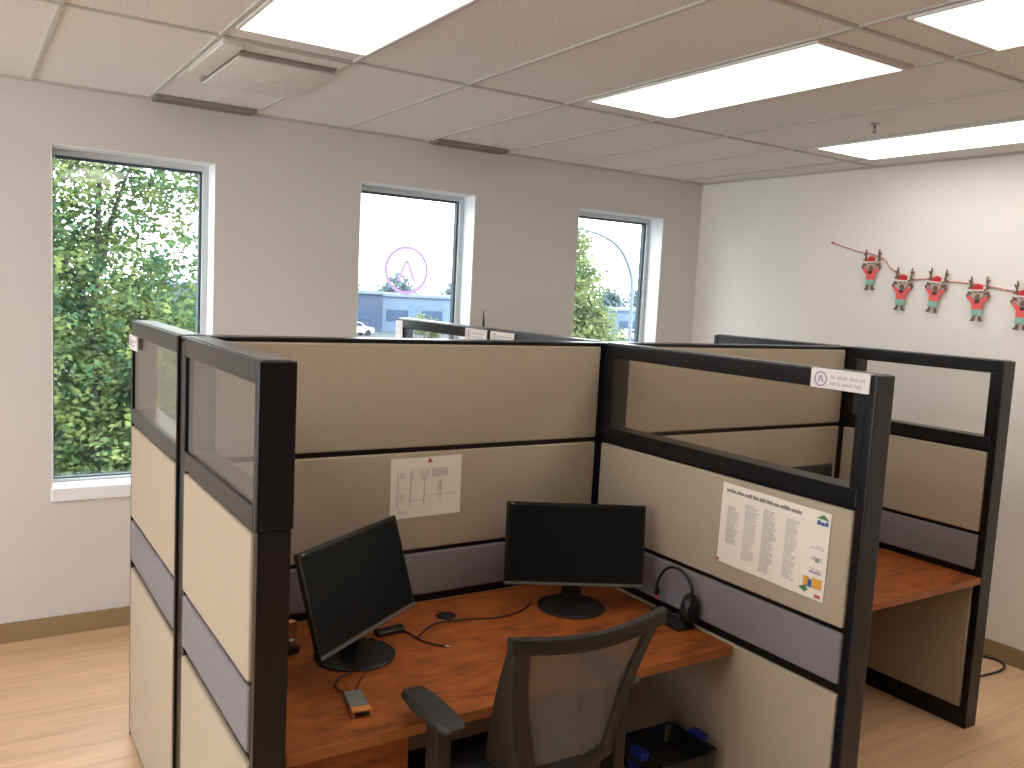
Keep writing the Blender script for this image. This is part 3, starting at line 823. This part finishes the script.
# ------------------------------------------------------------------ recycling bin under the desk
t = thing('recycling_bin', 'blue recycling bin lined with a black bag under the desk', 'bin', (1.995, 2.005, 0))
H_ = 0.335
def rrect(hx, hy, z, r=0.03, n=5):
    pts = []
    for cx, cy, a0 in ((hx - r, hy - r, 0), (-hx + r, hy - r, PI / 2), (-hx + r, -hy + r, PI), (hx - r, -hy + r, 1.5 * PI)):
        for k in range(n): a = a0 + PI / 2 * k / (n - 1); pts.append((cx + math.cos(a) * r, cy + math.sin(a) * r, z))
    return pts
b = MB(); b.loft([rrect(0.085, 0.085, 0.0), rrect(0.110, 0.105, H_), rrect(0.118, 0.113, H_), rrect(0.118, 0.113, H_ - 0.014), rrect(0.112, 0.107, H_ - 0.014)], caps=False)
b.build('bin_body', M['blue'], t, smooth=True)
b = MB(); rng = random.Random(5); secs = []
for hx, hy, z, j in ((0.121, 0.116, H_ - 0.045, 0.004), (0.121, 0.116, H_ - 0.02, 0.003), (0.120, 0.115, H_ + 0.006, 0.002), (0.110, 0.106, H_ + 0.004, 0.004), (0.090, 0.085, H_ - 0.05, 0.012), (0.06, 0.055, H_ - 0.09, 0.012)):
    secs.append([(p[0] + rng.uniform(-j, j), p[1] + rng.uniform(-j, j), p[2] + rng.uniform(-j, j) * 1.5) for p in rrect(hx, hy, z)])
b.loft(secs); b.build('bag_liner', M['bag'], t, smooth=True)
for sx in (-1, 1):
    MB().box(min(sx * 0.112, sx * 0.150), max(sx * 0.112, sx * 0.150), -0.032, 0.032, H_ - 0.008, H_ + 0.016, 0.006, 3).build('handle', M['blue'], t, smooth=True)

# ------------------------------------------------------------------ office chair
t = thing('office_chair', 'black office chair with a see-through mesh back pulled up to the near desk', 'chair', (1.295, 1.88, 0))
ox, oy = -1.295, -1.88
def lerp(a, b, q): return a + (b - a) * q
ZT, ZB = 1.020, 0.60
def yback(q):                    # rear face of the back, q = 0 top .. 1 bottom
    return lerp(1.590, 1.690, q) + 0.030 * math.sin(q * PI) * 0.6
def halfw(q): return lerp(0.228, 0.150, q ** 1.2) + 0.002 * math.sin(q * PI)
def cxo(q): return 0.022 * q
f = MB()
for sx in (-1, 1):
    secs = []
    for k in range(13):
        q = k / 12
        z = lerp(ZT, ZB, q); y = yback(q) - 0.012 * (1 - q)
        dep = lerp(0.026, 0.125, q ** 1.5); wi = lerp(0.050, 0.064, q) if sx < 0 else lerp(0.034, 0.030, q)
        xo = sx * halfw(q) + cxo(q); xi = xo - sx * wi; fl = sx * 0.020 * q
        secs.append([(xo, y + 0.006 + oy, z), (xo - sx * 0.006, y + oy, z), (xi + sx * 0.004, y + oy, z), (xi, y + 0.006 + oy, z), (xi, y + 0.018 + oy, z), (xo + fl - sx * 0.008, y + dep + oy, z), (xo + fl, y + dep + oy, z)])
    f.loft(secs)
secs = []
for k in range(17):              # top rail, dipping in the middle and bowed to the rear
    q = k / 16; x = lerp(-0.236, 0.236, q); c = math.sin(q * PI)
    zt_ = ZT + 0.006 - 0.020 * c; y = 1.580 - 0.022 * c + oy; hh = 0.038
    secs.append([(x, y + 0.004, zt_), (x, y, zt_ - 0.006), (x, y + 0.002, zt_ - hh), (x, y + 0.020, zt_ - hh), (x, y + 0.026, zt_ - 0.006), (x, y + 0.022, zt_)])
f.loft(secs)
secs = []
for k in range(17):              # bottom rail
    q = k / 16; x = lerp(-0.150, 0.150, q) + cxo(1); c = math.sin(q * PI)
    zt_ = ZB + 0.030 - 0.022 * c; y = 1.688 - 0.012 * c + oy; hh = 0.034
    secs.append([(x, y, zt_), (x, y - 0.004, zt_ - 0.008), (x, y, zt_ - hh), (x, y + 0.024, zt_ - hh), (x, y + 0.026, zt_ - 0.008), (x, y + 0.020, zt_)])
f.loft(secs)
f.build('backrest_frame', M['chairframe'], t, smooth=True)
secs = []
for k in range(13):
    q = k / 12; z = lerp(ZT - 0.02, ZB + 0.02, q); hw = halfw(q) - 0.024
    row = []
    for j in range(9):
        s_ = -1 + j / 4
        row.append((hw * s_ + cxo(q), yback(q) + oy + 0.010 - 0.014 * (1 - s_ * s_) * (1 - 0.3 * q), z))
    secs.append(row + [(p[0], p[1] + 0.0015, p[2]) for p in row[::-1]])
MB().loft(secs).build('back_mesh', M['chairmesh'], t, smooth=True)
MB().tube([(0, 1.70 + oy, 0.60), (0, 1.690 + oy, 0.50), (0, 1.73 + oy, 0.415), (0, 1.85 + oy, 0.395)], 0.028, 12).build('back_support', M['chairframe'], t, smooth=True)
st = MB()
secs = []
for q, hw, z0, z1 in ((0, 0.19, 0.44, 0.455), (0.06, 0.225, 0.425, 0.475), (0.5, 0.245, 0.42, 0.485), (0.85, 0.24, 0.425, 0.480), (0.96, 0.225, 0.43, 0.468), (1, 0.19, 0.435, 0.452)):
    y = lerp(1.70, 2.17, q) + oy
    secs.append([(-hw, y, (z0 + z1) / 2), (-hw * 0.93, y, z1), (0, y, z1 - 0.004), (hw * 0.93, y, z1), (hw, y, (z0 + z1) / 2), (hw * 0.93, y, z0), (0, y, z0), (-hw * 0.93, y, z0)])
st.loft(secs); st.build('seat', M['seatfab'], t, smooth=True)
MB().box(-0.12, 0.12, 1.80 + oy, 2.05 + oy, 0.385, 0.425, 0.01).build('seat_mechanism', M['chairframe'], t)
for sx in (-1, 1):
    arm_x = sx * 0.288
    secs = []
    for q, hw, th_ in ((0, 0.022, 0.010), (0.06, 0.032, 0.024), (0.3, 0.037, 0.030), (0.7, 0.040, 0.030), (0.94, 0.034, 0.024), (1, 0.022, 0.012)):
        y = lerp(1.735, 1.985, q) + oy; z = 0.745
        xx = arm_x - sx * 0.006 * (1 - q)
        secs.append([(xx - hw, y, z), (xx - hw * 0.85, y, z + th_ / 2), (xx + hw * 0.85, y, z + th_ / 2), (xx + hw, y, z), (xx + hw * 0.85, y, z - th_ / 2), (xx - hw * 0.85, y, z - th_ / 2)])
    ar = MB().loft(secs).build('armrest', M['armpad'], t, smooth=True)
    MB().box(arm_x - 0.022, arm_x + 0.022, 1.785 + oy, 1.845 + oy, 0.43, 0.733, 0.008, 3).box(min(arm_x, sx * 0.10), max(arm_x, sx * 0.10), 1.79 + oy, 1.84 + oy, 0.405, 0.432, 0.006).build('arm_post', M['chairframe'], ar, smooth=True)
cy = 1.93 + oy
MB().cyl((0, cy, 0.10), (0, cy, 0.25), 0.032).cyl((0, cy, 0.25), (0, cy, 0.39), 0.018).build('gas_lift', M['plastic'], t, smooth=True)
for k in range(5):
    a = 2 * PI * k / 5
    ca, sa = math.cos(a), math.sin(a)
    lg = MB()
    secs = []
    for q, hw, z0, z1 in ((0, 0.034, 0.085, 0.145), (0.5, 0.026, 0.085, 0.125), (1, 0.018, 0.080, 0.105)):
        r = 0.31 * q
        secs.append([(ca * r - sa * s_ * hw, cy + sa * r + ca * s_ * hw, z) for s_, z in ((-1, z0), (1, z0), (0.8, z1), (-0.8, z1))])
    lg.loft(secs); lo = lg.build('base_leg', M['plastic'], t)
    cx_, cy_ = ca * 0.295, cy + sa * 0.295
    c = MB()
    for s_ in (-1, 1):
        c.cyl((cx_ - sa * 0.008 * s_, cy_ + ca * 0.008 * s_, 0.027), (cx_ - sa * 0.024 * s_, cy_ + ca * 0.024 * s_, 0.027), 0.027, n=20)
    c.cyl((cx_, cy_, 0.027), (cx_, cy_, 0.088), 0.007, n=10)
    c.build('caster', M['plastic'], lo)

# ------------------------------------------------------------------ garland on the right wall
FIG = [(3.256, 2.172, 1.946, 0.0, 'the highest one, farthest left on the string'), (3.053, 2.066, 1.835, 0.06, 'second from the left on the string'),
       (2.857, 2.061, 1.832, 0.10, 'middle one on the string'), (2.602, 2.020, 1.796, -0.02, 'wide gap on both sides, fourth from the left'), (2.373, 1.998, 1.762, 0.05, 'half cut off by the right photo edge')]
sp = [(3.551, 2.231), (3.45, 2.200), (3.358, 2.173), (3.27, 2.160), (3.183, 2.124), (3.145, 2.077), (3.06, 2.035), (2.997, 2.012), (2.943, 2.016), (2.86, 2.018), (2.798, 2.007), (2.683, 1.998), (2.60, 1.988), (2.544, 1.979), (2.428, 1.961), (2.30, 1.955), (2.15, 1.965), (2.0, 1.99)]
t = thing('garland_string', 'red and white twisted string sagging along the right wall', 'string', (xr(3.551) - 0.004, 3.551, 2.231))
MB().tube([(xr(y) - 0.006 - (xr(3.551) - 0.004), y - 3.551, z - 2.231) for y, z in sp], 0.0042, 8, 2).build('cord', M['string'], t, smooth=True)
MB().cyl((0.002, 0, 0), (-0.008, 0, 0), 0.007, n=12).build('wall_pin', M['redspot'], t)
def reindeer(y, ztop, zbot, tilt, where):
    """cut-felt reindeer, local x = reader's right (-Y), local -y towards the room"""
    h = ztop - zbot
    t = thing('reindeer_ornament', 'felt reindeer in red sweater, ' + where, 'ornament', (xr(y) - 0.020, y, zbot), -A90, 'reindeer ornaments on the string')
    t.rotation_euler = (0, tilt, -A90)
    S = h / 0.225
    def P(pts, y0, th_, nm, m, mirror=False, par=None, label=None):
        for sg in ((1, -1) if mirror else (1,)):
            o = MB().prism([(u * S * sg, v * S) for u, v in pts], th_, lambda u, v, w_: (u, y0 - w_, v)).build(nm, m, par or t, label=label)
        return o
    def oval(cu, cv, ru, rv, n=16): return [(cu + math.cos(2 * PI * k / n) * ru, cv + math.sin(2 * PI * k / n) * rv) for k in range(n)]
    antler = [(0.022, 0.168), (0.034, 0.180), (0.040, 0.198), (0.037, 0.215), (0.042, 0.240), (0.048, 0.238), (0.047, 0.214), (0.054, 0.222), (0.060, 0.218), (0.050, 0.200), (0.048, 0.184), (0.060, 0.180), (0.058, 0.172), (0.044, 0.172), (0.030, 0.160)]
    P(antler, 0.001, 0.003, 'antler', M['felt_brown'], True)
    hd = P([(-0.030, 0.172), (-0.034, 0.150), (-0.024, 0.128), (-0.010, 0.115), (0.010, 0.115), (0.024, 0.128), (0.034, 0.150), (0.030, 0.172), (0.015, 0.182), (-0.015, 0.182)], 0.000, 0.006, 'head', M['felt_tan'])
    P([(0.030, 0.152), (0.056, 0.160), (0.060, 0.150), (0.046, 0.138), (0.030, 0.140)], 0.000, 0.004, 'ear', M['felt_brown'], True, hd)
    P(oval(0, 0.129, 0.013, 0.015), -0.006, 0.003, 'muzzle', M['felt_brown'], False, hd)
    P(oval(0.012, 0.155, 0.0035, 0.0045, 8), -0.006, 0.002, 'eye', M['felt_dark'], True, hd)
    ht = P([(-0.030, 0.168), (0.030, 0.168), (0.030, 0.178), (0.022, 0.192), (0.002, 0.200), (-0.018, 0.192), (-0.030, 0.178)], -0.006, 0.005, 'hat', M['felt_hat'])
    P([(-0.033, 0.160), (0.033, 0.160), (0.033, 0.168), (-0.033, 0.168)], -0.006, 0.007, 'hat_brim', M['felt_white'], False, ht)
    P(oval(0.036, 0.178, 0.008, 0.008, 12), -0.006, 0.006, 'pompom', M['felt_white'], False, ht)
    sw = P([(-0.028, 0.058), (0.028, 0.058), (0.030, 0.090), (0.044, 0.108), (0.058, 0.122), (0.050, 0.134), (0.030, 0.120), (0.016, 0.112), (-0.016, 0.112), (-0.030, 0.120), (-0.050, 0.134), (-0.058, 0.122), (-0.044, 0.108), (-0.030, 0.090)], -0.001, 0.005, 'sweater', M['felt_red'])
    P([(-0.014, 0.112), (0.014, 0.112), (0.008, 0.096), (-0.010, 0.094)], -0.006, 0.003, 'scarf', M['felt_dark'], False, sw)
    P([(0.050, 0.134), (0.058, 0.122), (0.066, 0.136), (0.058, 0.146)], -0.001, 0.005, 'hoof', M['felt_brown'], True)
    P([(-0.029, 0.028), (-0.004, 0.028), (0, 0.042), (0.004, 0.028), (0.029, 0.028), (0.029, 0.060), (-0.029, 0.060)], -0.002, 0.005, 'trousers', M['felt_teal'])
    P([(0.010, 0.028), (0.022, 0.028), (0.024, 0.012), (0.034, 0.004), (0.032, -0.002), (0.014, -0.002), (0.010, 0.010)], -0.001, 0.004, 'leg', M['felt_brown'], False)
    P([(-0.010, 0.028), (-0.022, 0.028), (-0.024, 0.012), (-0.034, 0.004), (-0.032, -0.002), (-0.014, -0.002), (-0.010, 0.010)], -0.001, 0.004, 'leg', M['felt_brown'], False)
for a_ in FIG: reindeer(*a_)

# power cord on the floor at the right
t = thing('power_cord', 'dark power cord looping on the floor by the right baseboard', 'cord', (4.45, 2.25, 0))
MB().tube([(v[0] - 4.45, v[1] - 2.25, 0.006) for v in ((4.655, 2.62), (4.62, 2.40), (4.645, 2.30), (4.60, 2.235), (4.50, 2.215), (4.38, 2.225), (4.20, 2.25), (4.02, 2.40))], 0.0055, 8).build('cord', M['cable'], t, smooth=True)

# window decal: ring and peak
t = thing('window_decal', 'purple ring with a letter A on the middle window pane', 'decal', (2.320, YB + 0.1635, 1.92))
fr = lambda u, v, w_: (u, -w_, v)
d = MB(); ring(d, fr, 0, 0, 0.147, 0.127, 0.001, 48); d.build('decal_ring', M['decal'], t)
d = MB(); peak(d, fr, 0, -0.005, 0.130, 0.125, 0.024, 0.001); d.build('decal_letter', M['decal'], t)

# snake plant standing behind the partitions, its tip above the rail
t = thing('potted_plant', 'pointed green plant whose tip shows above the far partition rail', 'plant', (2.60, 4.38, 0))
MB().lathe([(0.10, 0.0), (0.14, 0.30), (0.15, 0.30), (0.15, 0.33), (0.13, 0.33), (0.125, 0.28), (0.0, 0.28)], 32).build('pot', M['pot'], t, smooth=True)
MB().lathe([(0.124, 0.281), (0.06, 0.295), (0.0, 0.30)], 24).build('soil', M['soil'], t)
rng = random.Random(2)
for k, (hx, hy, hh) in enumerate(((0.0, 0.0, 1.71), (0.06, 0.03, 1.30), (-0.06, 0.02, 1.22), (0.02, -0.06, 1.12), (-0.03, 0.06, 1.38), (0.05, -0.04, 0.98))):
    secs = []; a = k * 1.1; ca, sa = math.cos(a), math.sin(a)
    for q in range(9):
        s_ = q / 8; z = lerp(0.285, hh, s_); w_ = 0.030 * (1 - s_) ** 0.5 * (0.6 + 0.9 * s_) + 0.002
        c0 = (hx + 0.02 * math.sin(s_ * 3 + k) * s_, hy)
        if k == 0: c0 = (0.02 * math.sin(s_ * PI), 0)
        secs.append([(c0[0] + ca * w_, c0[1] + sa * w_, z), (c0[0] - sa * 0.005, c0[1] + ca * 0.005, z), (c0[0] - ca * w_, c0[1] - sa * w_, z), (c0[0] + sa * 0.003, c0[1] - ca * 0.003, z)])
    MB().loft(secs).build('leaf', M['plant'], t, smooth=True)

# ------------------------------------------------------------------ outdoors
ZG = -3.5
struct(MB().box(-60, 220, 5.2, 220, ZG - 0.2, ZG).build('ground', M['asphalt']))
def tree(label, x, y, lobes, leaf_m, n, size, trunk_r=0.13, seed=1, name='tree', up=(0, 0, 0)):
    """lobes: (dx, dy, z, r) balls of foliage about the trunk"""
    rg = random.Random(seed)
    t = thing(name, label, 'tree', (x, y, ZG), 0, 'trees outside the windows')
    b = MB()
    top = max(l[2] for l in lobes) - ZG
    b.tube([(0, 0, 0), (0.05, 0.02, top * 0.35), (-0.03, 0.05, top * 0.65), (0.03, 0, top)], lambda q: trunk_r * (1 - 0.8 * q), 8)
    for dx, dy, z, r in lobes:
        b.tube([(0, 0, max(0.3, (z - ZG) - 1.4 * r)), (dx * 0.5, dy * 0.5, (z - ZG) - 0.6 * r), (dx, dy, z - ZG)], lambda q: trunk_r * 0.4 * (1 - 0.8 * q), 6)
    b.build('trunk', M['bark'], t, smooth=True)
    vs, fs = [], []
    tot = sum(l[3] ** 2 for l in lobes)
    for dx, dy, z, r in lobes:
        m_ = int(n * r * r / tot)
        tw = max(1, m_ // 14)
        for _ in range(tw):
            d = Vector((rg.gauss(0, 1), rg.gauss(0, 1), rg.gauss(0, 1))).normalized()
            c = Vector((dx, dy, z - ZG)) + d * r * (rg.random() ** 0.45)
            for _k in range(14):
                p = c + Vector((rg.gauss(0, 1), rg.gauss(0, 1), rg.gauss(0, 0.8))) * size * 1.9
                ax = Vector((rg.gauss(0, 1), rg.gauss(0, 1), rg.gauss(0, 0.5))).normalized()
                bx = ax.cross(Vector((rg.gauss(0, 1), rg.gauss(0, 1), rg.gauss(0, 1)))).normalized()
                s_ = size * rg.uniform(0.7, 1.3)
                i0 = len(vs)
                vs += [p - ax * s_, p + bx * s_ * 0.55, p + ax * s_, p - bx * s_ * 0.55]
                fs.append((i0, i0 + 1, i0 + 2, i0 + 3))
    me = bpy.data.meshes.new('foliage'); me.from_pydata([tuple(v) for v in vs], [], fs); me.materials.append(leaf_m)
    o = bpy.data.objects.new('foliage', me); COL.objects.link(o); o.parent = t
    return t
tree('large leafy tree filling the left window', 1.3, 10.5, [(-0.9, 0.3, -0.6, 1.5), (0.6, 0, -0.5, 1.5), (-0.6, 0.4, 1.2, 1.45), (0.55, 0.2, 1.3, 1.35), (-0.9, 0, 2.8, 1.1), (0.4, 0.3, 3.1, 0.95), (1.3, 0, 0.3, 1.1), (0.2, -0.6, -1.7, 1.5), (-0.6, -0.3, -2.1, 1.4), (0.9, 0.4, -1.9, 1.3), (1.5, 0.5, -0.7, 1.0)], M['leaf_a'], 88000, 0.040, 0.10, 3)
tree('second leafy tree, farther back, glimpsed through the lower leaves in the left window', 1.7, 15.5, [(-0.9, 0, -1.6, 1.9), (1.0, 0, -1.8, 1.9), (-0.7, 0, 0.7, 1.6), (0.9, 0, 0.2, 1.5), (0.1, 0, -2.2, 1.6), (-1.0, 0, 2.3, 1.1)], M['leaf_a'], 26000, 0.07, 0.12, 9)
tree('yellow green tree in the left part of the third window', 12.05, 16.0, [(0.0, 0, -1.2, 1.5), (-0.1, 0, 0.6, 1.2), (-0.35, 0, 2.0, 0.85), (-0.5, 0, 2.9, 0.5), (0.75, 0, -0.2, 0.75)], M['leaf_b'], 26000, 0.062, 0.10, 4)
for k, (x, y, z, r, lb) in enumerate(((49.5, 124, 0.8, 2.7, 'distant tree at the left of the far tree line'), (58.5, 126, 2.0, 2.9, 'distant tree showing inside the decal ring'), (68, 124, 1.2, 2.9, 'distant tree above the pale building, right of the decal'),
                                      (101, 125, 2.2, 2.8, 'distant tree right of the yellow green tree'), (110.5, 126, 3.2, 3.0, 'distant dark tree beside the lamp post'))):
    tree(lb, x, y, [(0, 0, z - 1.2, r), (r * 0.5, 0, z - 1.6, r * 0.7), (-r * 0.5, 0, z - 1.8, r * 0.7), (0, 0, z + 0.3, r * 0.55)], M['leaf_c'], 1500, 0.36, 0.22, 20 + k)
tree('small bright shrub tree low at the right of the middle window', 36.5, 72, [(0, 0, -1.6, 1.2), (0.7, 0, -2.2, 0.9)], M['leaf_b'], 600, 0.2, 0.1, 40)
def building(label, x0, x1, y0, y1, z1, m, cols):
    t = thing('office_building', label, 'building', ((x0 + x1) / 2, (y0 + y1) / 2, ZG), 0, 'low buildings across the street')
    hx, hy, hz = (x1 - x0) / 2, (y1 - y0) / 2, z1 - ZG
    MB().box(-hx, hx, -hy, hy, 0, hz).build('walls', m, t)
    MB().box(-hx - 0.15, hx + 0.15, -hy - 0.2, hy + 0.2, hz, hz + 0.35).build('roof', M['bld_roof'], t)
    for k in range(cols):
        xx = -hx + (k + 0.5) * (2 * hx / cols)
        MB().box(xx - hx / cols * 0.6, xx + hx / cols * 0.6, -hy - 0.05, -hy + 0.02, hz * 0.30, hz * 0.62).build('window', M['bld_win'], t)
    return t
building('dark blue low building at the left in the middle window', 20, 42.5, 95, 110, 0.95, M['bld_a'], 3)
building('pale blue low building right of the dark one, in the middle window', 43, 62, 97, 112, 0.75, M['bld_b'], 4)
building('blue low building behind the lamp post in the third window', 72, 110, 96, 112, 0.2, M['bld_b'], 6)
def car(label, x, y, rz):
    t = thing('parked_car', label, 'car', (x, y, ZG), rz, 'white cars parked across the street')
    prof = [(-2.1, 0.35), (2.1, 0.35), (2.15, 0.75), (1.9, 0.92), (1.05, 1.0), (0.45, 1.45), (-1.2, 1.48), (-1.8, 1.0), (-2.15, 0.9)]
    MB().prism(prof, 1.7, lambda u, v, w_: (u, w_ - 0.85, v)).build('body', M['carwhite'], t)
    MB().prism([(0.85, 1.0), (0.38, 1.38), (-1.12, 1.40), (-1.55, 1.02)], 1.74, lambda u, v, w_: (u, w_ - 0.87, v)).build('car_window', M['bld_win'], t)
    for sx in (-1.3, 1.35):
        for sy in (-0.8, 0.8):
            MB().cyl((sx, sy - 0.1, 0.33), (sx, sy + 0.1, 0.33), 0.33, n=20).build('wheel', M['plastic'], t)
car('white parked car low in the middle window, before the dark building', 36.0, 88, 0.1)
car('white parked car low in the third window, beside the yellow green tree', 75.5, 88, 0.0)
t = thing('street_lamp', 'grey street lamp with a long curved arm in the third window', 'street lamp', (25.5, 30, ZG))
pts = [(0, 0, 0), (0, 0, 3.0), (-0.02, 0, 5.6), (-0.22, 0, 6.6), (-0.9, 0, 7.55), (-2.0, 0, 8.05), (-3.2, 0, 8.22), (-4.0, 0, 8.25)]
MB().tube(pts, lambda q: 0.10 - 0.05 * q, 10).build('lamp_post', M['lamppost'], t, smooth=True)
MB().box(-4.6, -3.9, -0.16, 0.16, 8.16, 8.30, 0.05).build('lamp_head', M['lamppost'], t)
MB().lathe([(0.2, 0), (0.2, 0.1), (0.1, 0.14)], 16).build('lamp_foot', M['lamppost'], t)
